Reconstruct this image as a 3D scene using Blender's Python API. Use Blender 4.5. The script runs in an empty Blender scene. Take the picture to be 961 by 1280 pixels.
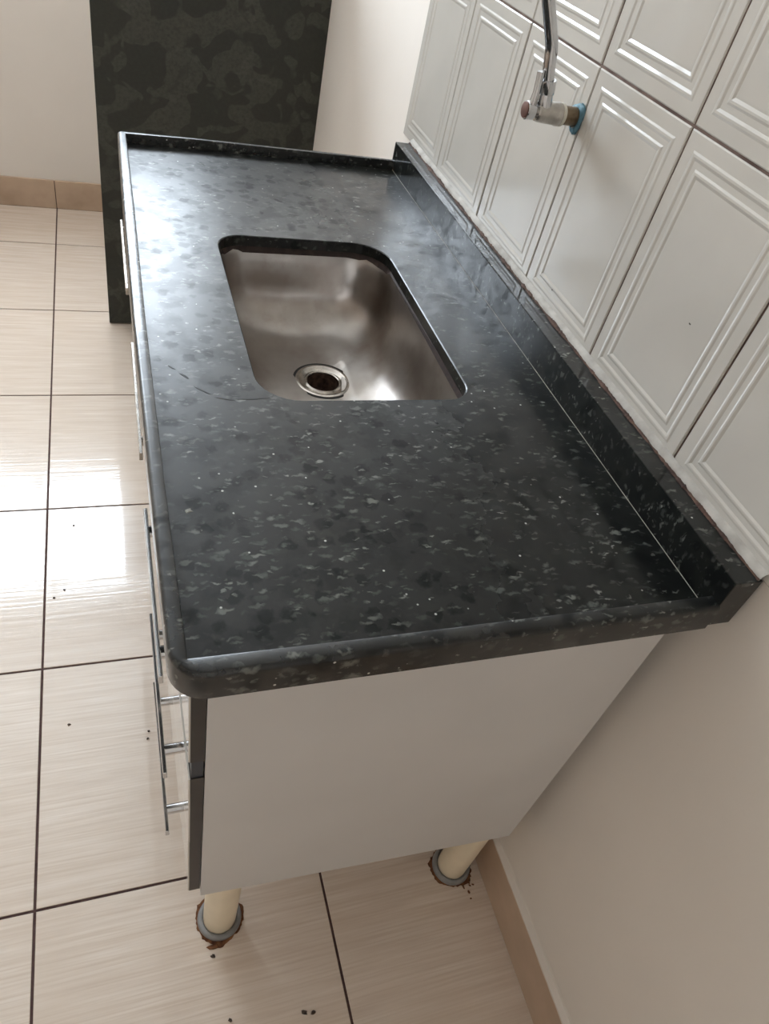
import bpy, bmesh, math, random
from mathutils import Vector, Matrix
random.seed(7)
scene = bpy.context.scene
C = scene.collection

# ------------------------------------------------------------------ camera
# axes: +x to the tiled wall, +y along the counter away from the camera, z up, floor at z = 0
cam_d = bpy.data.cameras.new('camera')
cam = bpy.data.objects.new('camera', cam_d)
C.objects.link(cam)
R = [[0.9397960816, -0.2780274060, 0.1987060302],
     [-0.0588610988, -0.7044658083, -0.7072929350],
     [0.3366284242, 0.6530150736, -0.6784192050]]
M = Matrix.Identity(4)
for i in range(3):
    M[i][0] = R[0][i]
    M[i][1] = -R[1][i]
    M[i][2] = -R[2][i]
M.translation = Vector((-0.58038688, -0.31041954, 1.33763831))
cam.matrix_world = M
cam_d.sensor_fit = 'HORIZONTAL'
cam_d.sensor_width = 36.0
cam_d.lens = 36.0 * 915.69473 / 961.0
cam_d.clip_start = 0.01
scene.camera = cam

# ------------------------------------------------------------------ daylight
world = bpy.data.worlds.new('daylight')
scene.world = world
world.use_nodes = True
bg = world.node_tree.nodes['Background']
bg.inputs['Color'].default_value = (0.80, 0.90, 1.0, 1)
bg.inputs['Strength'].default_value = 14.0
scene.view_settings.view_transform = 'Standard'
scene.view_settings.look = 'None'
scene.view_settings.exposure = 0.68
scene.view_settings.gamma = 1.0
scene.view_settings.use_curve_mapping = False
scene.cycles.max_bounces = 16
scene.cycles.diffuse_bounces = 12
scene.cycles.glossy_bounces = 6
scene.cycles.transparent_max_bounces = 12
scene.cycles.use_denoising = True
scene.cycles.use_adaptive_sampling = False
scene.cycles.sample_clamp_indirect = 3.0

# room extents; the unseen left and near walls are set close for more bounce light
XL, YN, YF, ZC = -1.95, -1.30, 2.713, 2.65
WIN = (-1.75, -0.20, 1.42, 2.34)          # x0, x1, z0, z1 of the window in the far wall

def portal(name, loc, rot, sx, sy):
    l = bpy.data.lights.new(name, 'AREA')
    l.shape = 'RECTANGLE'
    l.size, l.size_y = sx, sy
    l.cycles.is_portal = True
    o = bpy.data.objects.new(name, l)
    C.objects.link(o)
    o.location = loc
    o.rotation_euler = rot
portal('window_back_offscreen', ((WIN[0] + WIN[1]) / 2, YF + 0.13, (WIN[2] + WIN[3]) / 2), (-math.pi / 2, 0, 0), WIN[1] - WIN[0], WIN[3] - WIN[2])

# ------------------------------------------------------------------ material helpers
def lin(c):
    return tuple((v / 255 / 12.92) if v / 255 <= 0.04045 else ((v / 255 + 0.055) / 1.055) ** 2.4 for v in c) + (1.0,)

class Mat:
    def __init__(self, name, rgb=(200, 200, 200), rough=0.5, metal=0.0, coat=0.0, coat_rough=0.05, spec=0.5):
        self.m = bpy.data.materials.new(name)
        self.m.use_nodes = True
        self.nt = self.m.node_tree
        self.b = self.nt.nodes['Principled BSDF']
        self.b.inputs['Base Color'].default_value = lin(rgb)
        self.b.inputs['Roughness'].default_value = rough
        self.b.inputs['Metallic'].default_value = metal
        self.b.inputs['Coat Weight'].default_value = coat
        self.b.inputs['Coat Roughness'].default_value = coat_rough
        self.b.inputs['Specular IOR Level'].default_value = spec
        self._co = None
    def n(self, t, **kw):
        nd = self.nt.nodes.new(t)
        for k, v in kw.items():
            setattr(nd, k, v)
        return nd
    def l(self, a, b):
        self.nt.links.new(a, b)
    def coord(self, scale=(1, 1, 1), rot=(0, 0, 0), kind='Object', loc=(0, 0, 0)):
        if self._co is None:
            self._co = self.n('ShaderNodeTexCoord')
        mp = self.n('ShaderNodeMapping')
        mp.inputs['Scale'].default_value = scale
        mp.inputs['Rotation'].default_value = rot
        mp.inputs['Location'].default_value = loc
        self.l(self._co.outputs[kind], mp.inputs['Vector'])
        return mp.outputs['Vector']
    def noise(self, vec, scale, detail=3, rough=0.5, dist=0.0):
        nd = self.n('ShaderNodeTexNoise')
        nd.inputs['Scale'].default_value = scale
        nd.inputs['Detail'].default_value = detail
        nd.inputs['Roughness'].default_value = rough
        nd.inputs['Distortion'].default_value = dist
        self.l(vec, nd.inputs['Vector'])
        return nd.outputs['Fac']
    def voro(self, vec, scale, feature='F1', rnd=1.0):
        nd = self.n('ShaderNodeTexVoronoi')
        nd.feature = feature
        nd.inputs['Scale'].default_value = scale
        nd.inputs['Randomness'].default_value = rnd
        self.l(vec, nd.inputs['Vector'])
        return nd
    def ramp(self, fac, stops, interp='LINEAR'):
        nd = self.n('ShaderNodeValToRGB')
        cr = nd.color_ramp
        cr.interpolation = interp
        while len(cr.elements) < len(stops):
            cr.elements.new(0.5)
        for e, (p, c) in zip(cr.elements, stops):
            e.position = p
            e.color = c if len(c) == 4 else lin(c)
        self.l(fac, nd.inputs['Fac'])
        return nd.outputs['Color']
    def mask(self, fac, lo, hi):
        nd = self.n('ShaderNodeMapRange')
        nd.clamp = True
        nd.inputs['From Min'].default_value = lo
        nd.inputs['From Max'].default_value = hi
        self.l(fac, nd.inputs['Value'])
        return nd.outputs['Result']
    def math(self, op, a, b=None):
        nd = self.n('ShaderNodeMath', operation=op)
        for i, v in enumerate((a, b)):
            if v is None:
                continue
            if isinstance(v, (int, float)):
                nd.inputs[i].default_value = v
            else:
                self.l(v, nd.inputs[i])
        return nd.outputs[0]
    def mix(self, fac, a, b):
        nd = self.n('ShaderNodeMix', data_type='RGBA')
        if isinstance(fac, (int, float)):
            nd.inputs['Factor'].default_value = fac
        else:
            self.l(fac, nd.inputs['Factor'])
        for i, v in ((6, a), (7, b)):
            if isinstance(v, tuple):
                nd.inputs[i].default_value = v if len(v) == 4 else lin(v)
            else:
                self.l(v, nd.inputs[i])
        return nd.outputs[2]
    def color(self, c):
        self.l(c, self.b.inputs['Base Color'])
    def rough(self, fac, lo, hi):
        nd = self.n('ShaderNodeMapRange')
        nd.inputs['To Min'].default_value = lo
        nd.inputs['To Max'].default_value = hi
        self.l(fac, nd.inputs['Value'])
        self.l(nd.outputs['Result'], self.b.inputs['Roughness'])
    def bump(self, fac, strength=0.2, dist=0.002, coat=False):
        nd = self.n('ShaderNodeBump')
        nd.inputs['Strength'].default_value = strength
        nd.inputs['Distance'].default_value = dist
        self.l(fac, nd.inputs['Height'])
        self.l(nd.outputs['Normal'], self.b.inputs['Normal'])
        if coat:
            self.l(nd.outputs['Normal'], self.b.inputs['Coat Normal'])

def m_paint(name, rgb):
    a = Mat(name, rgb, 0.75, spec=0.3)
    v = a.coord()
    f = a.noise(v, 3.0, 4)
    c = tuple(max(0, x - 7) for x in rgb)
    a.color(a.ramp(f, [(0.3, rgb), (0.75, c)]))
    a.bump(a.noise(v, 160, 3), 0.12, 0.001)
    return a.m

def m_floor_tile():
    a = Mat('cream_floor_tile', (214, 198, 182), 0.2, coat=1.0, coat_rough=0.05)
    v = a.coord((1.0, 14.0, 1.0), (0, 0, 0.10))
    f = a.noise(v, 5.0, 5, 0.6, 0.3)
    v2 = a.coord((1.5, 90.0, 1.0), (0, 0, 0.10))
    g = a.noise(v2, 3.0, 3, 0.5)
    w = a.coord()
    h = a.noise(w, 4.0, 3)
    base = a.ramp(f, [(0.3, (202, 186, 171)), (0.5, (211, 197, 183)), (0.7, (218, 206, 194))])
    fine = a.mix(a.mask(g, 0.45, 0.8), base, (198, 180, 163))
    a.color(a.mix(a.mask(h, 0.5, 0.9), fine, (202, 185, 168)))
    a.rough(g, 0.12, 0.30)
    v3 = a.coord((1.6, 60.0, 1.0), (0, 0, 0.07))
    a.bump(a.noise(v3, 2.2, 2, 0.5), 0.28, 0.0010, coat=True)
    return a.m

def m_wall_tile():
    a = Mat('glazed_white_wall_tile', (206, 204, 198), 0.22, coat=0.3, coat_rough=0.08)
    v = a.coord()
    f = a.noise(v, 9.0, 3)
    a.color(a.ramp(f, [(0.3, (197, 192, 184)), (0.75, (190, 185, 177))]))
    a.bump(a.noise(v, 14, 2), 0.10, 0.002)
    return a.m

def m_granite(name='dark_green_granite', worn=True, cr=0.04, cw=1.0, ior=1.37):
    a = Mat(name, (22, 27, 25), 0.34, coat=1.0, coat_rough=cr, spec=0.12)
    w = a.coord()
    warp = a.n('ShaderNodeTexNoise')
    warp.inputs['Scale'].default_value = 95
    warp.inputs['Detail'].default_value = 4
    a.l(w, warp.inputs['Vector'])
    vm = a.n('ShaderNodeVectorMath', operation='MULTIPLY_ADD')
    a.l(warp.outputs['Color'], vm.inputs[0])
    vm.inputs[1].default_value = (0.016, 0.016, 0.016)
    a.l(w, vm.inputs[2])
    wv = vm.outputs[0]
    def sepc(c):
        nd = a.n('ShaderNodeSeparateColor')
        a.l(c, nd.inputs[0])
        return nd.outputs
    # clouded ground with dark crystals
    ground = a.ramp(a.noise(wv, 30, 4), [(0.30, (8, 9, 9)), (0.52, (15, 17, 16)), (0.72, (25, 26, 22))])
    big = a.voro(wv, 52)
    bs = sepc(big.outputs['Color'])
    dark = a.math('MULTIPLY', a.mask(bs[0], 0.55, 0.62), a.mask(big.outputs['Distance'], 0.50, 0.34))
    c1 = a.mix(dark, ground, (7, 9, 9))
    # pale elongated flakes, gathered in loose clumps
    def flakes(c, scale, rot, thr, dist, tones, clump):
        mp = a.n('ShaderNodeMapping')
        mp.inputs['Scale'].default_value = (1.0, 2.7, 1.6)
        mp.inputs['Rotation'].default_value = rot
        a.l(wv, mp.inputs['Vector'])
        fl = a.voro(mp.outputs[0], scale)
        s2 = sepc(fl.outputs['Color'])
        m1 = a.math('MULTIPLY', a.mask(s2[1], thr, thr + 0.05), a.mask(fl.outputs['Distance'], dist, dist * .45))
        m1 = a.math('MULTIPLY', m1, clump)
        tone = a.ramp(s2[2], [(0.0, tones[0]), (0.6, tones[1]), (1.0, tones[2])])
        return a.mix(a.math('MULTIPLY', m1, 0.9), c, tone)
    cl = a.mask(a.noise(w, 11, 2), 0.36, 0.58)
    cl2 = a.mask(a.noise(w, 23, 2), 0.40, 0.60)
    c2 = flakes(c1, 52, (0.15, 0.1, 0.75), 0.57, 0.46, ((44, 48, 45), (74, 78, 73), (112, 114, 108)), cl)
    c2 = flakes(c2, 84, (0.1, 0.15, 0.45), 0.59, 0.42, ((50, 54, 51), (86, 90, 84), (134, 136, 130)), cl2)
    # tiny sparkles
    sp = a.voro(w, 150)
    s3 = sepc(sp.outputs['Color'])
    m2 = a.math('MULTIPLY', a.mask(s3[0], 0.965, 0.97), a.mask(sp.outputs['Distance'], 0.22, 0.12))
    a.color(a.mix(m2, c2, (188, 190, 184)))
    a.rough(a.noise(w, 9, 3), 0.28, 0.42)
    a.b.inputs['Coat IOR'].default_value = ior
    patch = a.mask(a.noise(wv, 34, 3), 0.46, 0.62)
    dull = a.math('ADD', a.math('MULTIPLY', dark, 0.35), a.math('MULTIPLY', patch, 0.30))
    a.l(a.math('SUBTRACT', cw, dull), a.b.inputs['Coat Weight'])
    if worn:
        # the polish is worn dull along the front, where people stand, and still clear by the wall
        sx = a.n('ShaderNodeSeparateXYZ')
        a.l(w, sx.inputs[0])
        f = a.math('ADD', sx.outputs[0], a.math('MULTIPLY', a.noise(wv, 16, 4), 0.22))
        mr = a.n('ShaderNodeMapRange')
        mr.inputs['From Min'].default_value = -0.14
        mr.inputs['From Max'].default_value = 0.16
        mr.inputs['To Min'].default_value = 0.30
        mr.inputs['To Max'].default_value = 0.05
        a.l(f, mr.inputs['Value'])
        a.l(mr.outputs[0], a.b.inputs['Coat Roughness'])
    a.bump(a.noise(w, 90, 3), 0.05, 0.001)
    return a.m

def m_camo():
    a = Mat('dark_mottled_panel', (44, 46, 40), 0.5, spec=0.35)
    v = a.coord((1, 1, 1.15))
    wn = a.n('ShaderNodeTexNoise')
    wn.inputs['Scale'].default_value = 9
    wn.inputs['Detail'].default_value = 3
    a.l(v, wn.inputs['Vector'])
    vm = a.n('ShaderNodeVectorMath', operation='MULTIPLY_ADD')
    a.l(wn.outputs['Color'], vm.inputs[0])
    vm.inputs[1].default_value = (0.05, 0.05, 0.05)
    a.l(v, vm.inputs[2])
    f = a.noise(vm.outputs[0], 10, 1.2, 0.35, 1.2)
    g = a.noise(v, 120, 3, 0.6)
    base = a.mix(a.mask(f, 0.515, 0.55), (43, 44, 38), (63, 63, 56))
    f2 = a.noise(vm.outputs[0], 15, 1.2, 0.35, 0.9)
    base = a.mix(a.math('MULTIPLY', a.mask(f2, 0.60, 0.64), 0.7), base, (70, 70, 63))
    a.color(a.mix(a.mask(g, 0.4, 0.75), base, (48, 49, 43)))
    sp = a.voro(v, 46)
    s = a.n('ShaderNodeSeparateColor')
    a.l(sp.outputs['Color'], s.inputs[0])
    a.bump(g, 0.15, 0.001)
    return a.m

def m_steel():
    a = Mat('stained_stainless_steel', (190, 186, 182), 0.22, metal=1.0)
    w = a.coord()
    f = a.noise(w, 7, 4, 0.6)
    g = a.noise(w, 30, 4, 0.7)
    base = a.ramp(f, [(0.35, (188, 184, 180)), (0.7, (162, 154, 147))])
    # patches of brown film left by dried water
    film = a.mask(a.noise(w, 10, 3), 0.50, 0.68)
    c = a.mix(a.math('MULTIPLY', film, 0.5), base, (128, 112, 101))
    a.color(a.mix(a.math('MULTIPLY', a.mask(g, 0.55, 0.8), 0.3), c, (130, 110, 96)))
    a.rough(f, 0.26, 0.36)
    return a.m

def m_simple(name, rgb, rough=0.4, metal=0.0, var=10, scale=20, coat=0.0, bump=0.0, bscale=80):
    a = Mat(name, rgb, rough, metal, coat=coat)
    w = a.coord()
    lo = tuple(max(0, x - var) for x in rgb)
    hi = tuple(min(255, x + var // 2) for x in rgb)
    a.color(a.ramp(a.noise(w, scale, 3), [(0.3, hi), (0.75, lo)]))
    if bump:
        a.bump(a.noise(w, bscale, 3), bump, 0.001)
    return a.m

def m_glass():
    m = bpy.data.materials.new('window_glass')
    m.use_nodes = True
    nt = m.node_tree
    nt.nodes.remove(nt.nodes['Principled BSDF'])
    tr = nt.nodes.new('ShaderNodeBsdfTransparent')
    gl = nt.nodes.new('ShaderNodeBsdfGlossy')
    gl.inputs['Roughness'].default_value = 0.02
    fr = nt.nodes.new('ShaderNodeFresnel')
    fr.inputs['IOR'].default_value = 1.45
    mx = nt.nodes.new('ShaderNodeMixShader')
    nt.links.new(fr.outputs[0], mx.inputs[0])
    nt.links.new(tr.outputs[0], mx.inputs[1])
    nt.links.new(gl.outputs[0], mx.inputs[2])
    nt.links.new(mx.outputs[0], nt.nodes['Material Output'].inputs['Surface'])
    return m

P = dict(
    paint=m_paint('off_white_wall_paint', (224, 217, 209)),
    ceiling=m_paint('white_ceiling_paint', (226, 224, 220)),
    floor=m_floor_tile(),
    grout=m_simple('dark_brown_grout', (74, 52, 48), 0.85, var=18, scale=60, bump=0.3),
    wgrout=m_simple('dirty_wall_grout', (104, 84, 74), 0.85, var=44, scale=30, bump=0.3),
    tile=m_wall_tile(),
    skirting=m_simple('beige_skirting_tile', (184, 160, 138), 0.35, var=14, scale=12),
    granite=m_granite(),
    rim=m_granite('honed_granite_edge', False, 0.26, 1.0, 1.52),
    splash=m_granite('polished_granite_strip', False, 0.06),
    camo=m_camo(),
    steel=m_steel(),
    white=m_simple('white_cabinet_laminate', (198, 195, 192), 0.38, var=5, scale=5),
    front=m_simple('glossy_cream_front', (206, 200, 190), 0.15, var=6, scale=8, coat=0.5),
    edge=m_simple('dark_brown_edge_band', (50, 44, 40), 0.45, var=8, scale=40),
    navy=m_simple('navy_strip', (32, 38, 50), 0.35, var=8, scale=60),
    chrome=m_simple('chrome', (205, 205, 206), 0.10, 1.0, var=12, scale=40),
    nickel=m_simple('worn_nickel', (186, 180, 172), 0.22, 1.0, var=30, scale=60),
    brass=m_simple('dull_brown_brass', (128, 112, 92), 0.34, 1.0, var=30, scale=80),
    copper=m_simple('reddish_brown_cap', (104, 72, 62), 0.45, 0.3, var=14, scale=90),
    blue=m_simple('blue_sealing_putty', (82, 122, 136), 0.6, var=34, scale=160, bump=0.6, bscale=220),
    tape=m_simple('white_thread_tape', (218, 214, 200), 0.6, var=16, scale=90, bump=0.4, bscale=260),
    leg=m_simple('cream_leg_plastic', (226, 212, 186), 0.4, var=10, scale=14),
    ring=m_simple('grey_plastic_ring', (132, 132, 132), 0.45, var=16, scale=40),
    rust=m_simple('rust_brown', (104, 62, 28), 0.9, var=50, scale=120, bump=0.6, bscale=240),
    glue=m_simple('dark_brown_glue', (44, 28, 23), 0.7, var=20, scale=90, bump=0.5),
    fillet=m_simple('dull_white_grout', (168, 163, 155), 0.7, var=26, scale=40, bump=0.3),
    pale=m_simple('pale_joint_filler', (150, 146, 138), 0.7, var=30, scale=60),
    grime=m_simple('brown_grime', (72, 46, 32), 0.8, var=38, scale=90, bump=0.6, bscale=200),
    crumb=m_simple('dark_crumb', (66, 54, 46), 0.9, var=30, scale=200),
    chip=m_simple('pale_chip', (150, 148, 138), 0.7, var=20, scale=200),
    hole=m_simple('brown_drain_dirt', (72, 50, 38), 0.7, var=40, scale=120, bump=0.4),
    rubber=m_simple('black_seal', (24, 22, 20), 0.6, var=8, scale=60),
    alu=m_simple('white_aluminium_frame', (220, 220, 218), 0.35, var=6, scale=10),
    glass=m_glass(),
)

# ------------------------------------------------------------------ mesh helpers
def mesh_obj(name, bm, mat, parent=None, smooth=False, angle=None):
    bmesh.ops.recalc_face_normals(bm, faces=bm.faces)
    me = bpy.data.meshes.new(name)
    bm.to_mesh(me)
    bm.free()
    me.materials.append(mat)
    if smooth:
        for p in me.polygons:
            p.use_smooth = True
        if angle is not None:
            me.set_sharp_from_angle(angle=math.radians(angle))
    return link(name, me, parent)

def link(name, me, parent=None):
    o = bpy.data.objects.new(name, me)
    C.objects.link(o)
    if parent is not None:
        o.parent = parent
        o.matrix_parent_inverse = world_of(parent).inverted()
    return o

def world_of(o):
    m = o.matrix_basis.copy()
    if o.parent is not None:
        m = world_of(o.parent) @ o.matrix_parent_inverse @ m
    return m

def tag(o, label=None, cat=None, group=None, kind=None):
    if label: o['label'] = label
    if cat: o['category'] = cat
    if group: o['group'] = group
    if kind: o['kind'] = kind
    return o

def empty(name, loc):
    o = bpy.data.objects.new(name, None)
    o.empty_display_size = 0.05
    C.objects.link(o)
    o.location = loc
    return o

def box(bm, x0, x1, y0, y1, z0, z1, bev=0.0, fx=None):
    vs = []
    for z in (z0, z1):
        for y in (y0, y1):
            for x in (x0, x1):
                vs.append(bm.verts.new((x + (fx(z) if fx else 0), y, z)))
    fs = [(0, 1, 3, 2), (4, 6, 7, 5), (0, 4, 5, 1), (2, 3, 7, 6), (0, 2, 6, 4), (1, 5, 7, 3)]
    faces = [bm.faces.new([vs[i] for i in f]) for f in fs]
    if bev:
        es = {e for f in faces for e in f.edges}
        bmesh.ops.bevel(bm, geom=list(es), offset=bev, segments=2, affect='EDGES', profile=0.6)
    return bm

def bx(*a, **k):
    return box(bmesh.new(), *a, **k)

def tube(bm, pts, radii, seg=20, caps=True):
    pts = [Vector(p) for p in pts]
    n = len(pts)
    if not hasattr(radii, '__len__'):
        radii = [radii] * n
    t0 = (pts[1] - pts[0]).normalized()
    ref = Vector((0, 0, 1)) if abs(t0.z) < 0.9 else Vector((0, 1, 0))
    u = t0.cross(ref).normalized()
    rings = []
    for i in range(n):
        if i == 0: t = pts[1] - pts[0]
        elif i == n - 1: t = pts[-1] - pts[-2]
        else: t = (pts[i] - pts[i - 1]).normalized() + (pts[i + 1] - pts[i]).normalized()
        if t.length < 1e-9:
            t = t0
        t.normalize()
        u = (u - t * u.dot(t)).normalized()
        v = t.cross(u)
        rings.append([bm.verts.new(pts[i] + (u * math.cos(a) + v * math.sin(a)) * radii[i])
                      for a in [2 * math.pi * k / seg for k in range(seg)]])
    for a, b in zip(rings, rings[1:]):
        for k in range(seg):
            bm.faces.new((a[k], a[(k + 1) % seg], b[(k + 1) % seg], b[k]))
    if caps:
        bm.faces.new(list(reversed(rings[0])))
        bm.faces.new(rings[-1])
    return bm

def lathe(bm, prof, center, seg=40):
    """prof: list of (radius, z) relative to center, axis z"""
    cx, cy, cz = center
    rings = []
    for r, z in prof:
        if r < 1e-6:
            rings.append([bm.verts.new((cx, cy, cz + z))])
        else:
            rings.append([bm.verts.new((cx + r * math.cos(2 * math.pi * k / seg), cy + r * math.sin(2 * math.pi * k / seg), cz + z)) for k in range(seg)])
    for a, b in zip(rings, rings[1:]):
        for k in range(seg):
            k2 = (k + 1) % seg
            if len(a) == 1: bm.faces.new((a[0], b[k2], b[k]))
            elif len(b) == 1: bm.faces.new((a[k], a[k2], b[0]))
            else: bm.faces.new((a[k], a[k2], b[k2], b[k]))
    return bm

def wall_with_hole(name, axis, at0, at1, a0, a1, z0, z1, hole):
    """a wall slab whose thickness runs along axis, with one rectangular opening"""
    h0, h1, hz0, hz1 = hole
    bm = bmesh.new()
    for (p0, p1, q0, q1) in ((a0, h0, z0, z1), (h1, a1, z0, z1), (h0, h1, z0, hz0), (h0, h1, hz1, z1)):
        if q1 - q0 < 1e-4: continue
        if axis == 'y': box(bm, p0, p1, at0, at1, q0, q1)
        else: box(bm, at0, at1, p0, p1, q0, q1)
    return tag(mesh_obj(name, bm, P['paint']), kind='structure')

# ------------------------------------------------------------------ room shell
TW = 0.2033                    # wall tile pitch
WX = 0.005                     # plane of the painted right wall
floor = tag(mesh_obj('floor', bx(XL, WX + .1, YN, YF, -0.10, -0.0022), P['grout']), kind='structure')
tag(mesh_obj('ceiling', bx(XL - .12, WX + .12, YN - .12, YF + .12, ZC, ZC + .1), P['ceiling']), kind='structure')
wall_right = tag(mesh_obj('wall_right', bx(WX, WX + 0.12, YN, YF, 0, ZC), P['paint']), kind='structure')
wall_with_hole('wall_back', 'y', YF, YF + 0.12, XL - .12, WX + .12, 0, ZC, WIN)
tag(mesh_obj('wall_left', bx(XL - 0.12, XL, YN, YF, 0, ZC), P['paint']), kind='structure')
tag(mesh_obj('wall_front', bx(XL - .12, WX + .12, YN - 0.12, YN, 0, ZC), P['paint']), kind='structure')

# floor tiles: every tile a piece of its own
FX, FY, TX, TY, GAP = -0.7467, 0.1541, 0.4546, 0.4514, 0.0042
def tile_mesh(w, d):
    bm = bmesh.new()
    box(bm, -w / 2, w / 2, -d / 2, d / 2, -0.006, 0.0)
    top = [e for e in bm.edges if all(v.co.z > -1e-6 for v in e.verts)]
    bmesh.ops.bevel(bm, geom=top, offset=0.0008, segments=1, affect='EDGES')
    bmesh.ops.recalc_face_normals(bm, faces=bm.faces)
    me = bpy.data.meshes.new('floor_tile')
    bm.to_mesh(me)
    bm.free()
    me.materials.append(P['floor'])
    return me
cache = {}
def cuts(o, p, lo, hi):
    k = math.floor((lo - o) / p)
    out = []
    while o + k * p < hi - 1e-6:
        a, b = max(lo, o + k * p), min(hi, o + (k + 1) * p)
        if b - a > 0.012:
            out.append((a, b))
        k += 1
    return out
for (x0, x1) in cuts(FX, TX, XL, 0.0):
    for (y0, y1) in cuts(FY, TY, YN, YF):
        w, d = x1 - x0 - GAP, y1 - y0 - GAP
        key = (round(w, 4), round(d, 4))
        if key not in cache:
            cache[key] = tile_mesh(w, d)
        t = link('floor_tile', cache[key], floor)
        t.location = ((x0 + x1) / 2, (y0 + y1) / 2, random.uniform(-0.0004, 0.0))
        t.rotation_euler = (random.uniform(-.0006, .0006), random.uniform(-.0006, .0006), 0)

# skirting made of cut tiles
BH = 0.106
def skirting(name, axis, lo, hi, o, p, f0, f1):
    root = None
    for (a, b) in cuts(o, p, lo, hi):
        if axis == 'x': bm = bx(a + .0012, b - .0012, f0, f1, 0.001, BH, bev=0.0012)
        else: bm = bx(f0, f1, a + .0012, b - .0012, 0.001, BH, bev=0.0012)
        if root is None:
            if axis == 'x': gb = bx(lo, hi, f0 + .002, f1 - .002, 0.0, BH - .002)
            else: gb = bx(f0 + .002, f1 - .002, lo, hi, 0.0, BH - .002)
            root = tag(mesh_obj(name, gb, P['grout']), kind='structure')
        mesh_obj('skirting_tile', bm, P['skirting'], root)
skirting('baseboard_right', 'y', YN, YF - .01, 0.20, TY, -0.006, WX)
skirting('baseboard_back', 'x', XL, -0.01, FX, TX, YF - 0.010, YF)
skirting('baseboard_left', 'y', YN, YF - .01, FY, TY, XL, XL + 0.010)
skirting('baseboard_front', 'x', XL + .01, -0.01, FX, TX, YN, YN + 0.010)

# pale smear of wall paint along the top of the skirting by the counter
bbr = bpy.data.objects['baseboard_right']
bm = bmesh.new()
prev = None
for k in range(161):
    y = YN + .02 + (0.9 - YN) * k / 160
    w_ = 0.0035 + 0.0045 * random.random()
    r = [bm.verts.new((-0.0062, y, BH - w_ * .5)), bm.verts.new((-0.0062, y, BH + .0008)), bm.verts.new((0.0035, y, BH + .0012 + w_ * .4)), bm.verts.new((0.0046, y, BH + w_ * 1.6))]
    if prev:
        for q in range(3):
            bm.faces.new((prev[q], prev[q + 1], r[q + 1], r[q]))
    prev = r
mesh_obj('paint_smear', bm, P['paint'], bbr)

# wall tiles with a pressed double frame
ZT = 1.1688
TH = 0.2895
def wall_tile_mesh(w, h):
    rings = [(0.0, 0.005), (0.0, 0.0012), (0.0014, 0.0), (0.0160, 0.0), (0.0185, -0.0007), (0.0208, -0.0007), (0.0238, 0.0003),
             (0.0298, 0.0003), (0.0322, -0.0005), (0.0345, -0.0005), (0.0376, 0.0006), (0.0400, 0.0005)]
    bm = bmesh.new()
    prev = None
    for d, x in rings:
        a, b = w / 2 - d, h / 2 - d
        r = [bm.verts.new((x, yy, zz)) for yy, zz in ((-a, -b), (a, -b), (a, b), (-a, b))]
        if prev:
            for k in range(4):
                bm.faces.new((prev[k], prev[(k + 1) % 4], r[(k + 1) % 4], r[k]))
        prev = r
    bm.faces.new(prev)
    bmesh.ops.recalc_face_normals(bm, faces=bm.faces)
    if sum(f.normal.x * f.calc_area() for f in bm.faces) > 0:
        bmesh.ops.reverse_faces(bm, faces=bm.faces)
    me = bpy.data.meshes.new('wall_tile')
    bm.to_mesh(me)
    bm.free()
    me.materials.append(P['tile'])
    return me
wt = wall_tile_mesh(TW - 0.0030, TH - 0.0030)
YT1 = 0.9892 + TW
NCOL, ROWS = 9, 5
zlow = ZT - TH
gb = bx(0.0022, WX + .001, YT1 - NCOL * TW + .001, YT1 - .001, zlow + .001, zlow + ROWS * TH - .001)
mesh_obj('tile_grout', gb, P['wgrout'], wall_right)
for c in range(NCOL):
    for r in range(ROWS):
        t = link('wall_tile', wt, wall_right)
        t.location = (random.uniform(-0.0004, 0.0004), YT1 - (c + .5) * TW, zlow + (r + .5) * TH)
        t.rotation_euler = (0, random.uniform(-.0016, .0016), random.uniform(-.0022, .0022))

def speck(y, z, sy, sz):
    bm = bmesh.new()
    c = bm.verts.new((-0.0012, y, z))
    ring = [bm.verts.new((0.0008, y + sy * random.uniform(.6, 1.2) * math.cos(2 * math.pi * k / 7), z + sz * random.uniform(.6, 1.2) * math.sin(2 * math.pi * k / 7))) for k in range(7)]
    for k in range(7):
        bm.faces.new((c, ring[k], ring[(k + 1) % 7]))
    mesh_obj('speck', bm, P['crumb'], wall_right)
speck(0.5082, 0.9114, .0022, .0020)
speck(0.2502, 1.0143, .0030, .0012)

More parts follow.
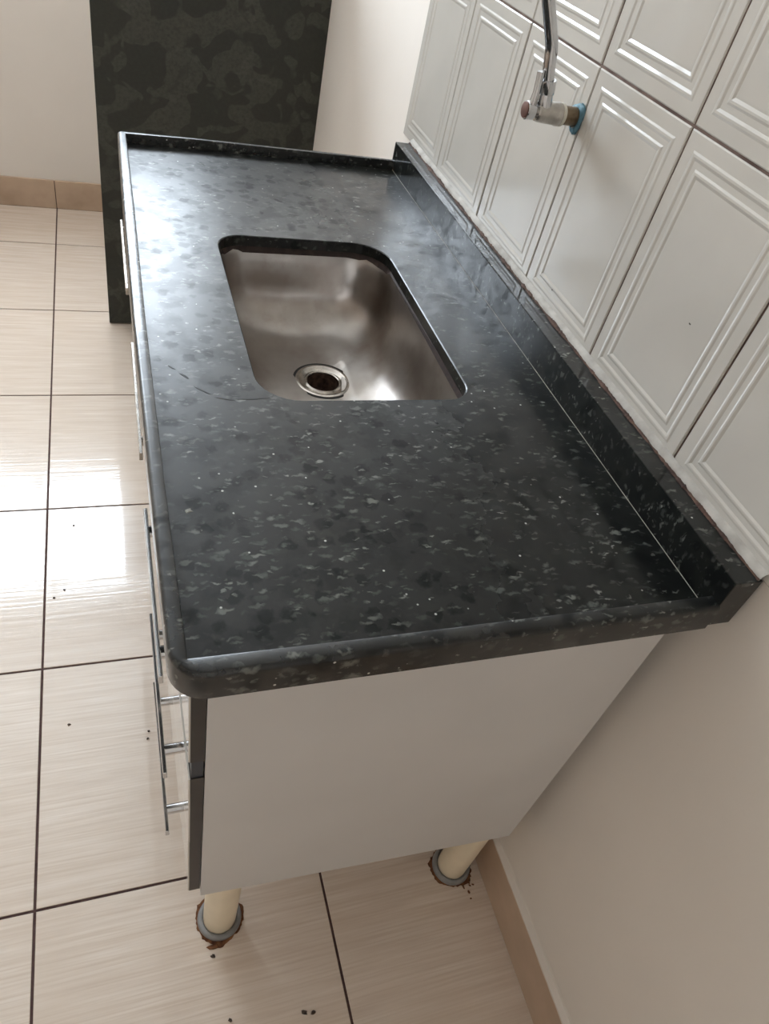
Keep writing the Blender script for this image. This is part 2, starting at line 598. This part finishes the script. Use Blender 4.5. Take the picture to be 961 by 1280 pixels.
# window in the far wall (outside the picture, it lets the daylight in)
def glazing(name, axis, at, a0, a1, z0, z1, nv, nh, fw=0.04, th=0.05):
    def bar(bm, p0, p1, q0, q1, t=th):
        if axis == 'y': box(bm, p0, p1, at - t / 2, at + t / 2, q0, q1)
        else: box(bm, at - t / 2, at + t / 2, p0, p1, q0, q1)
    bm = bmesh.new()
    bar(bm, a0, a0 + fw, z0, z1); bar(bm, a1 - fw, a1, z0, z1)
    bar(bm, a0 + fw, a1 - fw, z0, z0 + fw); bar(bm, a0 + fw, a1 - fw, z1 - fw, z1)
    root = tag(mesh_obj(name, bm, P['alu']), kind='structure')
    for i in range(1, nv):
        x = a0 + (a1 - a0) * i / nv
        b = bmesh.new(); bar(b, x - .018, x + .018, z0 + fw, z1 - fw, th * .8)
        mesh_obj('mullion', b, P['alu'], root)
    for j in range(1, nh):
        z = z0 + (z1 - z0) * j / nh
        b = bmesh.new(); bar(b, a0 + fw, a1 - fw, z - .015, z + .015, th * .7)
        mesh_obj('transom', b, P['alu'], root)
    for i in range(nv):
        for j in range(nh):
            p0, p1 = a0 + (a1 - a0) * i / nv, a0 + (a1 - a0) * (i + 1) / nv
            q0, q1 = z0 + (z1 - z0) * j / nh, z0 + (z1 - z0) * (j + 1) / nh
            b = bmesh.new()
            if axis == 'y': vs = [(p0, at, q0), (p1, at, q0), (p1, at, q1), (p0, at, q1)]
            else: vs = [(at, p0, q0), (at, p1, q0), (at, p1, q1), (at, p0, q1)]
            b.faces.new([b.verts.new(v) for v in vs])
            mesh_obj('pane', b, P['glass'], root)
glazing('window_1', 'y', YF + 0.06, *WIN, 2, 1)

# ------------------------------------------------------------------ dark mottled partition panel
pan = mesh_obj('partition_panel', bx(-0.582, WX, 1.886, 1.906, 0.004, 1.235, bev=0.0015), P['camo'])
tag(pan, 'dark green mottled camouflage-patterned upright panel standing behind the counter end', 'partition')

# ------------------------------------------------------------------ granite worktop
ZR, ZS, ZB = 0.8505, 0.8335, 0.8168      # rim top, slab top, underside
top = tag(empty('sink_countertop', (-0.28, 0.56, ZB)), 'dark green speckled granite worktop with raised edges and low backsplash', 'countertop')
outer, inner = [], []
def st(o, i):
    outer.append(Vector((o[0], o[1]))); inner.append(Vector((i[0], i[1])))
st((-0.034, 1.1285), (-0.034, 1.1168)); st((-0.20, 1.1285), (-0.20, 1.1168)); st((-0.42, 1.1265), (-0.42, 1.1155))
for k in range(5):
    a = math.radians(90 + 90 * k / 4)
    st((-0.5420 + .007 * math.cos(a), 1.1135 + .007 * math.sin(a)), (-0.5355, 1.1085))
st((-0.5530, 0.80), (-0.5370, 0.80)); st((-0.5552, 0.50), (-0.5405, 0.50)); st((-0.5552, 0.22), (-0.5412, 0.22))
for k in range(9):
    a = math.radians(180 + 90 * k / 8)
    st((-0.5245 + .030 * math.cos(a), 0.030 + .030 * math.sin(a)), (-0.5400, 0.0170))
st((-0.40, 0.0), (-0.40, 0.0158)); st((-0.20, 0.0), (-0.20, 0.0158)); st((-0.034, 0.0), (-0.034, 0.0158))
bm = bmesh.new()
secs = []
ro, ri = 0.0055, 0.0012
for o, i in zip(outer, inner):
    d = (i - o); L_ = d.length; d.normalize()
    pts = [(0, ZB)]
    for k in range(5):
        a = math.radians(90 * k / 4)
        pts.append((ro - ro * math.cos(a), ZR - ro + ro * math.sin(a)))
    pts += [(L_ - ri, ZR), (L_ - ri * .3, ZR - ri * .3), (L_, ZR - ri), (L_, ZS - 0.002)]
    secs.append([bm.verts.new((o.x + d.x * t, o.y + d.y * t, z)) for t, z in pts])
for a, b in zip(secs, secs[1:]):
    for k in range(len(a) - 1):
        bm.faces.new((a[k], a[k + 1], b[k + 1], b[k]))
bm.faces.new(secs[0]); bm.faces.new(list(reversed(secs[-1])))
bmesh.ops.remove_doubles(bm, verts=bm.verts, dist=1e-6)
rim = mesh_obj('raised_edge', bm, P['rim'], top, smooth=True, angle=40)

# slab with the sink cut-out
HX0, HX1, HY0, HY1 = -0.4235, -0.1545, 0.3630, 0.7795
def rrect(d, rs, n=8):
    """rounded rectangle of the cut-out shrunk by d; rs radii of near-left, near-right, far-right, far-left"""
    x0, x1, y0, y1 = HX0 + d, HX1 - d, HY0 + d, HY1 - d
    out = []
    for (cx, cy, sx, sy, a0, r) in ((x0, y0, 1, 1, 180, rs[0]), (x1, y0, -1, 1, 270, rs[1]), (x1, y1, -1, -1, 0, rs[2]), (x0, y1, 1, -1, 90, rs[3])):
        for k in range(n + 1):
            a = math.radians(a0 + 90 * k / n)
            out.append((cx + sx * r + r * math.cos(a), cy + sy * r + r * math.sin(a)))
    return out
RS = (0.050, 0.034, 0.056, 0.040)
hole = rrect(0, RS)
bm = bmesh.new()
def loop(pts, z):
    vs = [bm.verts.new((x, y, z)) for x, y in pts]
    es = [bm.edges.new((vs[k], vs[(k + 1) % len(vs)])) for k in range(len(vs))]
    return vs, es
out2 = [(-0.034, 1.121), (-0.42, 1.120), (-0.538, 1.112), (-0.545, 0.80), (-0.547, 0.5), (-0.547, 0.22), (-0.546, 0.03), (-0.53, 0.009), (-0.40, 0.008), (-0.034, 0.008)]
ZU = ZB + 0.0004
tv, te = loop(out2, ZS)
h0, he0 = loop(rrect(-0.0012, RS), ZS)
bmesh.ops.triangle_fill(bm, edges=te + he0, use_beauty=True)
h1 = [bm.verts.new((x, y, ZS - 0.0012)) for x, y in hole]
h2 = [bm.verts.new((x, y, ZU)) for x, y in hole]
bv, be = loop(out2, ZU)
for A, B in ((h0, h1), (h1, h2), (tv, bv)):
    for k in range(len(A)):
        k2 = (k + 1) % len(A)
        bm.faces.new((A[k], A[k2], B[k2], B[k]))
he2 = [bm.edges.get((h2[k], h2[(k + 1) % len(h2)])) for k in range(len(h2))]
bmesh.ops.triangle_fill(bm, edges=be + he2, use_beauty=True)
slab = mesh_obj('slab', bm, P['granite'], top)

# backsplash strip against the wall
ZK = 0.8825
bsp = mesh_obj('backsplash', bx(-0.0352, -0.0012, 0.003, 1.1290, ZB, ZK, bev=0.0012), P['splash'], top)

# pale filler in the joint between slab and backsplash
bm = bmesh.new()
tube(bm, [(-0.0353, 0.017 + 1.099 * k / 12, ZS + .0001) for k in range(13)], 0.0005, 6)
mesh_obj('joint_filler', bm, P['pale'], top)
# dark grime and old sealant along the joint with the tiles
rows_g, rows_f = [], []
hs = 0.2
for k in range(561):
    y = 0.004 + 1.124 * k / 560
    hs = max(0.0, min(1.0, hs * 0.86 + 0.14 * random.gauss(0.30, 0.9)))
    q = random.uniform(.7, 1.0)
    rows_g.append([(-0.0075 - 0.0045 * hs * q, y, ZK + .0001), (-0.0070 - 0.0010 * hs, y, ZK + .0008 + .0010 * hs), (-0.0066, y, ZK + .0015 + .0040 * hs * q)])
    rows_f.append([(-0.0068, y, ZK + .0002), (-0.0062, y, ZK + .0045), (-0.0040, y, ZK + .0072), (-0.0004, y, ZK + .0095)])
def ribbon(rows):
    bm = bmesh.new()
    prev = None
    for r in rows:
        r = [bm.verts.new(p) for p in r]
        if prev:
            for j in range(len(r) - 1):
                bm.faces.new((prev[j], prev[j + 1], r[j + 1], r[j]))
        prev = r
    return bm
fl = mesh_obj('grout_fillet', ribbon(rows_f[::8] + [rows_f[-1]]), P['fillet'], top, smooth=True)
fl['label'] = 'white grout fillet under the tiles'
bm = ribbon(rows_g)
j = mesh_obj('grimy_sealant', bm, P['grime'], top)
j['label'] = 'brown grimy sealant line along the backsplash top'

# pale chips and scratches in the polish
def splat(name, cx, cy, z, sx, sy, rot, mat, th=0.0006, n=9, parent=None, jag=0.35):
    bm = bmesh.new()
    lo, hi = [], []
    for k in range(n):
        a = 2 * math.pi * k / n
        q = 1 + random.uniform(-jag, jag)
        px, py = sx * q * math.cos(a), sy * q * math.sin(a)
        x, y = cx + px * math.cos(rot) - py * math.sin(rot), cy + px * math.sin(rot) + py * math.cos(rot)
        lo.append(bm.verts.new((x, y, z)))
        hi.append(bm.verts.new((cx + (x - cx) * .7, cy + (y - cy) * .7, z + th)))
    for k in range(n):
        bm.faces.new((lo[k], lo[(k + 1) % n], hi[(k + 1) % n], hi[k]))
    bm.faces.new(hi)
    return mesh_obj(name, bm, mat, parent)
ch = splat('chip', -0.5221, 0.1925, ZS, 0.0042, 0.0030, 0.3, P['chip'], parent=top)
ch['label'] = 'small pale chip in the polish'
for (x, y, sx, r) in ((-0.517, 0.427, .006, -.9), (-0.505, 0.411, .007, -.9), (-0.487, 0.382, .012, -.8), (-0.466, 0.367, .012, -.3), (-0.44, 0.366, .013, 0.0), (-0.424, 0.367, .010, 0.1)):
    splat('crack', x, y, ZS, sx, 0.0015, r, P['rubber'], th=0.0003, parent=top)

# ------------------------------------------------------------------ stainless sink bowl
sink = tag(empty('sink', (-0.289, 0.571, 0.67)), 'stained stainless steel sink bowl set into the granite worktop', 'sink')
DC = (-0.2710, 0.6150)
ZD = 0.6815
bm = bmesh.new()
prof = [(-0.016, 0.8162), (-0.003, 0.8160), (-0.0015, 0.8120), (0.001, 0.790), (0.0035, 0.762)] + [(0.0035 + 0.066 * (1 - math.cos(math.radians(a))), 0.762 - 0.0725 * math.sin(math.radians(a))) for a in (12, 24, 36, 48, 60, 70, 80)]
prev = None
for d, z in prof:
    r0 = [min(r + 0.012 + 0.25 * d, 0.062) if d > 0 else r for r in RS]
    r = [bm.verts.new((x, y, z)) for x, y in rrect(d, r0)]
    if prev:
        for k in range(len(r)):
            k2 = (k + 1) % len(r)
            bm.faces.new((prev[k], prev[k2], r[k2], r[k]))
    prev = r
def to_circle(ring, rad, z):
    out = []
    for v in ring:
        a = math.atan2(v.co.y - DC[1], v.co.x - DC[0])
        out.append(bm.verts.new((DC[0] + rad * math.cos(a), DC[1] + rad * math.sin(a), z)))
    return out
mid = [bm.verts.new((v.co.x * .55 + w.co.x * .45, v.co.y * .55 + w.co.y * .45, 0.6850)) for v, w in zip(prev, to_circle(prev, 0.05, 0))]
for v in [v for v in bm.verts if not v.link_faces and v not in mid]:
    bm.verts.remove(v)
rings = [prev, mid, to_circle(prev, 0.0480, ZD + .0006), to_circle(prev, 0.0465, ZD - 0.003)]
for a, b in zip(rings, rings[1:]):
    for k in range(len(a)):
        k2 = (k + 1) % len(a)
        bm.faces.new((a[k], a[k2], b[k2], b[k]))
bowl = mesh_obj('bowl', bm, P['steel'], sink, smooth=True, angle=60)
# brown glue line below the granite
bm = bmesh.new()
a_ = rrect(-0.0015, RS); n_ = len(a_)
lo = []; hi = []
for x, y in a_:
    hi.append((x, y, 0.8166))
hv = [bm.verts.new(p) for p in hi]
pin = rrect(0.0012, [r + .002 for r in RS])
lv = [bm.verts.new((x, y, 0.8135 - 0.007 * random.random())) for x, y in pin]
for k in range(n_):
    bm.faces.new((hv[k], hv[(k + 1) % n_], lv[(k + 1) % n_], lv[k]))
g = mesh_obj('glue_line', bm, P['glue'], sink)
g['label'] = 'brown glue line under the granite edge'
# drain
dr = mesh_obj('drain_flange', lathe(bmesh.new(), [(0.0435, -0.002), (0.0435, 0.0012), (0.0405, 0.0022), (0.0375, 0.0014), (0.0345, -0.0010), (0.0300, -0.0014), (0.0272, 0.0004), (0.0255, -0.0004), (0.0245, -0.003), (0.0245, -0.012)], (DC[0], DC[1], ZD)), P['nickel'], sink, smooth=True, angle=35)
mesh_obj('seal_ring', lathe(bmesh.new(), [(0.0476, -0.004), (0.0476, 0.0009), (0.0434, 0.0009), (0.0434, -0.004)], (DC[0], DC[1], ZD)), P['rubber'], dr)
cup = mesh_obj('drain_cup', lathe(bmesh.new(), [(0.0244, -0.003), (0.0236, -0.022), (0.0215, -0.034), (0.016, -0.040), (0.0, -0.042)], (DC[0], DC[1], ZD)), P['hole'], dr, smooth=True)
cup['label'] = 'brown dirty drain opening'

# ------------------------------------------------------------------ wall tap
FYT, FZT = 0.5935, 1.1070
tap = tag(empty('wall_tap', (-0.0, FYT, FZT)), 'chrome lever tap with tall bent spout mounted on the tiled wall', 'faucet')
bm = bmesh.new()
seg = 36
prevr = None
for (x, r) in ((-0.0002, 0.0158), (-0.0016, 0.0166), (-0.0036, 0.0154), (-0.0044, 0.0132), (-0.0048, 0.0113)):
    ring = []
    for k in range(seg):
        a = 2 * math.pi * k / seg
        q = r * (1 + 0.10 * math.sin(3 * a + 1) * (r > .0135) + random.uniform(-.07, .07) * (r > .013))
        ring.append(bm.verts.new((x, FYT + q * math.cos(a), FZT - .001 + 1.08 * q * math.sin(a))))
    if prevr:
        for k in range(seg):
            bm.faces.new((prevr[k], prevr[(k + 1) % seg], ring[(k + 1) % seg], ring[k]))
    prevr = ring
pt = mesh_obj('putty_collar', bm, P['blue'], tap, smooth=True)
pt['label'] = 'blue sealing putty ring at the wall'
def hx(name, stn, mat, seg=28, y=FYT, z=FZT):
    bm = bmesh.new()
    tube(bm, [(x, y, z) for x, r in stn], [r for x, r in stn], seg)
    return mesh_obj(name, bm, mat, tap, smooth=True, angle=40)
hx('nipple', [(0.001, .0112), (-0.0255, .0112)], P['brass'])
hx('thread_tape', [(-0.0235, .0128), (-0.0245, .0136), (-0.0285, .0134), (-0.0295, .0126)], P['tape'])
hx('body', [(-0.0275, .0128), (-0.0285, .0138), (-0.032, .0138), (-0.034, .0130), (-0.050, .0124), (-0.058, .0118), (-0.062, .0108)], P['nickel'])
hx('spindle', [(-0.060, .0070), (-0.0655, .0072), (-0.0660, .0104), (-0.0760, .0108), (-0.0770, .0100)], P['chrome'])
hx('spindle_cap', [(-0.0765, .0094), (-0.0782, .0092), (-0.0786, .0080)], P['copper'])
# riser socket
bm = bmesh.new()
tube(bm, [(-0.0520, FYT, 1.110), (-0.0545, FYT, 1.121), (-0.0555, FYT, 1.128), (-0.0555, FYT, 1.1285), (-0.0560, FYT, 1.1302), (-0.0585, FYT, 1.1430)], [.0100, .0098, .0094, .0104, .0108, .0106], 24)
mesh_obj('riser_socket', bm, P['chrome'], tap, smooth=True, angle=35)
# lever
bm = bmesh.new()
w0 = bmesh.new()
path = [(-0.0705, FYT - .002, 1.112), (-0.0710, FYT - .004, 1.128), (-0.0722, FYT - .004, 1.142), (-0.0735, FYT - .004, 1.1515)]
tube(bm, path, [.0052, .0044, .0044, .0046], 14)
mesh_obj('lever', bm, P['chrome'], tap, smooth=True, angle=40)
# spout
sp = [(-0.0575, FYT, 1.138), (-0.0622, FYT, 1.1560), (-0.0655, FYT, 1.1705), (-0.0672, FYT, 1.1770), (-0.0697, FYT, 1.1830), (-0.0735, FYT, 1.1905), (-0.0890, FYT, 1.2200), (-0.105, FYT, 1.252)]
for k in range(1, 13):
    a = math.radians(180 - 15 - 165 * k / 12)
    sp.append((-0.150 - 0.046 * math.cos(math.radians(180) - a) * 1.0, FYT, 1.262 + 0.046 * math.sin(a)))
sp = sp[:8]
cx_, cz_, rr = -0.152, 1.272, 0.050
for k in range(0, 12):
    a = math.radians(20 + 165 * k / 11)
    sp.append((cx_ + rr * math.cos(a), FYT, cz_ + rr * math.sin(a)))
sp.append((-0.2025, FYT, 1.240))
bm = bmesh.new()
tube(bm, sp, 0.0078, 20)
mesh_obj('spout', bm, P['chrome'], tap, smooth=True, angle=50)

# ------------------------------------------------------------------ cabinet
def fx(z):
    return 0.0153 * (0.742 - z)          # the whole front leans a little
cab = tag(empty('sink_cabinet', (-0.28, 0.56, 0.0)), 'white laminate sink cabinet on round cream legs under the granite worktop', 'cabinet')
Z0, Z1 = 0.2305, ZB - 0.0004
XF = -0.5345                              # outer face of the fronts at z = 0.742
def prism(bm, pts, z0, z1, lean=True):
    lo = [bm.verts.new((x + (fx(z0) if lean and k in lean_idx else 0), y, z0)) for k, (x, y) in enumerate(pts)]
    hi = [bm.verts.new((x + (fx(z1) if lean and k in lean_idx else 0), y, z1)) for k, (x, y) in enumerate(pts)]
    n = len(pts)
    for k in range(n):
        bm.faces.new((lo[k], lo[(k + 1) % n], hi[(k + 1) % n], hi[k]))
    bm.faces.new(list(reversed(lo))); bm.faces.new(hi)
    return bm
lean_idx = (0, 3)
mesh_obj('side_panel', prism(bmesh.new(), [(-0.5178, 0.0462), (-0.0365, 0.0300), (-0.0365, 0.0450), (-0.5178, 0.0612)], Z0, Z1), P['white'], cab)
mesh_obj('side_panel', prism(bmesh.new(), [(-0.5150, 1.0750), (-0.0180, 1.0750), (-0.0180, 1.0900), (-0.5150, 1.0900)], Z0, Z1), P['white'], cab)
mesh_obj('bottom_panel', bx(-0.5080, -0.0370, 0.063, 1.0745, Z0 + .004, Z0 + .019), P['white'], cab)
mesh_obj('back_panel', bx(-0.036, -0.030, 0.047, 1.0745, Z0 + .02, Z1 - .20), P['white'], cab)
mesh_obj('divider', bx(-0.5000, -0.0400, 0.372, 0.386, Z0 + .02, 0.66), P['white'], cab)
mesh_obj('top_rail', prism(bmesh.new(), [(-0.5165, 0.063), (-0.4980, 0.063), (-0.4980, 1.0745), (-0.5165, 1.0745)], 0.775, Z1), P['white'], cab)

def front(name, y0, y1, z0, z1, off=0.0):
    """a front board: cream face with dark edge banding as a sub-part"""
    global lean_idx
    lean_idx = (0, 1, 2, 3)
    x0 = XF + off
    f = mesh_obj(name, prism(bmesh.new(), [(x0, y0 + .0006), (x0 + .0020, y0 + .0006), (x0 + .0020, y1 - .0006), (x0, y1 - .0006)], z0 + .0006, z1 - .0006), P['front'], cab)
    mesh_obj('edge_band', prism(bmesh.new(), [(x0 + .0018, y0), (x0 + .0158, y0), (x0 + .0158, y1), (x0 + .0018, y1)], z0, z1), P['edge'], f)
    return f
def handle(f, y0, y1, z, off=0.0, off2=0.0, inset=0.030, mat='chrome'):
    xb = XF + fx(z) - 0.0222 + off
    bm = bmesh.new()
    dxy = off2 - off
    a = [bm.verts.new(p) for p in ((xb - .0022, y0, z - .006), (xb + .0022, y0, z - .006), (xb + .0022, y0, z + .006), (xb - .0022, y0, z + .006))]
    b = [bm.verts.new((v.co.x + dxy, y1, v.co.z)) for v in a]
    fs = [bm.faces.new((a[k], a[(k + 1) % 4], b[(k + 1) % 4], b[k])) for k in range(4)] + [bm.faces.new(list(reversed(a))), bm.faces.new(b)]
    bmesh.ops.bevel(bm, geom=list({e for q in fs for e in q.edges}), offset=0.0007, segments=1, affect='EDGES')
    for y in (y0 + inset, y1 - inset):
        xx = xb + dxy * (y - y0) / (y1 - y0)
        tube(bm, [(xx + .001, y, z), (XF + fx(z) + off + dxy * .5 + .0008, y, z)], 0.0062, 18)
    return mesh_obj('handle', bm, P[mat], f, smooth=True, angle=40)
d1 = front('drawer', 0.0462, 0.376, 0.622, 0.8105)
handle(d1, 0.065, 0.278, 0.750)
d2 = front('drawer', 0.0462, 0.376, 0.421, 0.585)
handle(d2, 0.065, 0.278, 0.565)
d3 = front('drawer', 0.0500, 0.376, 0.248, 0.418)
handle(d3, 0.071, 0.284, 0.400)
lean_idx = (0, 1, 2, 3)
mesh_obj('drawer_gap_strip', prism(bmesh.new(), [(XF + .003, 0.0475), (XF + .0150, 0.0475), (XF + .0150, 0.372), (XF + .003, 0.372)], 0.5855, 0.6215), P['navy'], cab)  # navy strip set back in the gap between the upper two drawers
e1 = front('door', 0.379, 0.729, 0.248, 0.8105, off=0.0012)
handle(e1, 0.403, 0.647, 0.720, off=0.0018, off2=0.0042, mat='nickel')
e2 = front('door', 0.733, 1.088, 0.248, 0.8105, off=0.0030)
handle(e2, 0.800, 1.044, 0.720, off=0.0040, off2=0.0052, mat='nickel')
lean_idx = (0, 3)

for (x, y) in ((-0.4697, 0.0800), (-0.0560, 0.0740), (-0.4697, 1.035), (-0.0620, 1.035)):
    lg = mesh_obj('leg', lathe(bmesh.new(), [(0.0, 0.004), (0.0255, 0.004), (0.0262, 0.012), (0.0268, 0.17), (0.0275, 0.2), (0.0275, Z0 + .0045), (0.0, Z0 + .0045)], (x, y, 0)), P['leg'], cab, smooth=True, angle=40)
    mesh_obj('foot_ring', lathe(bmesh.new(), [(0.0262, 0.0008), (0.0345, 0.0008), (0.0352, 0.003), (0.0345, 0.0085), (0.0320, 0.0110), (0.0290, 0.0115), (0.0266, 0.0095)], (x, y, 0)), P['ring'], lg, smooth=True, angle=50)

# ------------------------------------------------------------------ rust and crumbs on the floor
def rust(x, y, seed, label, drips):
    random.seed(seed)
    bm = bmesh.new()
    n = 64
    a_in = []; a_out = []; a_top = []
    ph = random.random() * 6
    for k in range(n):
        a = 2 * math.pi * k / n
        w = 0.0352 + 0.0022 * (0.5 + 0.5 * math.sin(3 * a + ph)) + random.uniform(0, 0.0032)
        for (ang, amt) in drips:
            dd = abs((a - ang + math.pi) % (2 * math.pi) - math.pi)
            w += amt * math.exp(-(dd / 0.22) ** 2)
        a_in.append(bm.verts.new((x + .0348 * math.cos(a), y + .0348 * math.sin(a), 0.0016)))
        a_out.append(bm.verts.new((x + w * math.cos(a), y + w * math.sin(a), 0.00012)))
    for k in range(n):
        bm.faces.new((a_in[k], a_in[(k + 1) % n], a_out[(k + 1) % n], a_out[k]))
    o = mesh_obj('rust_stain', bm, P['rust'])
    tag(o, label, 'stain')
rust(-0.4697, 0.0800, 3, 'brown rust ring on the floor around the cabinet leg below the drawers', [(4.6, .006), (2.4, .003), (0.2, .002)])
rust(-0.0560, 0.0740, 5, 'brown rust ring on the floor around the cabinet leg beside the wall', [(5.3, .004), (2.8, .004)])
random.seed(11)
crumbs = [(-0.4858, 0.0400, .010, .0035, 'orange-brown rust flake lying in front of the rusty leg ring', 'rust'),
          (-0.4860, 0.0270, .0042, .0025, 'small dark crumb beside the orange-brown rust flake', 'crumb'),
          (-0.3618, -0.0812, .0060, .0035, 'dark crumb, the broader of two lying near the floor joint', 'crumb'),
          (-0.3480, -0.0850, .0035, .0025, 'dark crumb, the smaller of two lying near the floor joint', 'crumb'),
          (-0.4720, -0.0640, .0030, .0026, 'small dark crumb on the sunlit floor tile below the drawers', 'crumb'),
          (-0.4930, -0.0820, .0032, .0026, 'small dark crumb on the sunlit floor tile below the drawers', 'crumb'),
          (-0.6982, 0.4735, .0035, .0026, 'lone dark crumb on the floor tile beside the drawer handles', 'crumb'),
          (-0.5569, 0.4350, .0026, .0020, 'tiny dark speck on the floor just below the drawer handles', 'crumb'),
          (-0.5600, 0.4200, .0022, .0018, 'tiny dark speck on the floor just below the drawer handles', 'crumb'),
          (-0.6893, 0.9963, .0028, .0022, 'tiny dark speck on the floor tile shining with window glare', 'crumb'),
          (-0.7080, 0.8027, .0026, .0020, 'tiny dark speck on the floor tile shining with window glare', 'crumb'),
          (-0.7280, 0.7830, .0026, .0020, 'tiny dark speck on the floor tile shining with window glare', 'crumb')]
for (x, y, sx, sy, lb, mt) in crumbs:
    c = splat('crumb', x, y, 0.0001, sx, sy, random.uniform(-.6, .6), P[mt], th=0.0022)
    tag(c, lb, 'crumb', 'crumbs on the floor')
for k in range(14):
    a = random.uniform(-1.3, 0.9)
    d = random.uniform(.042, .066)
    c = splat('rust_flake', -0.0560 + d * math.cos(a) * .75, 0.0740 + d * math.sin(a), 0.0001, random.uniform(.0015, .0035), random.uniform(.0012, .002), a, P['rust'], th=0.0016, n=7)
    tag(c, 'tiny brown rust flake scattered around the leg beside the wall', 'rust flake', 'rust flakes by the wall leg')
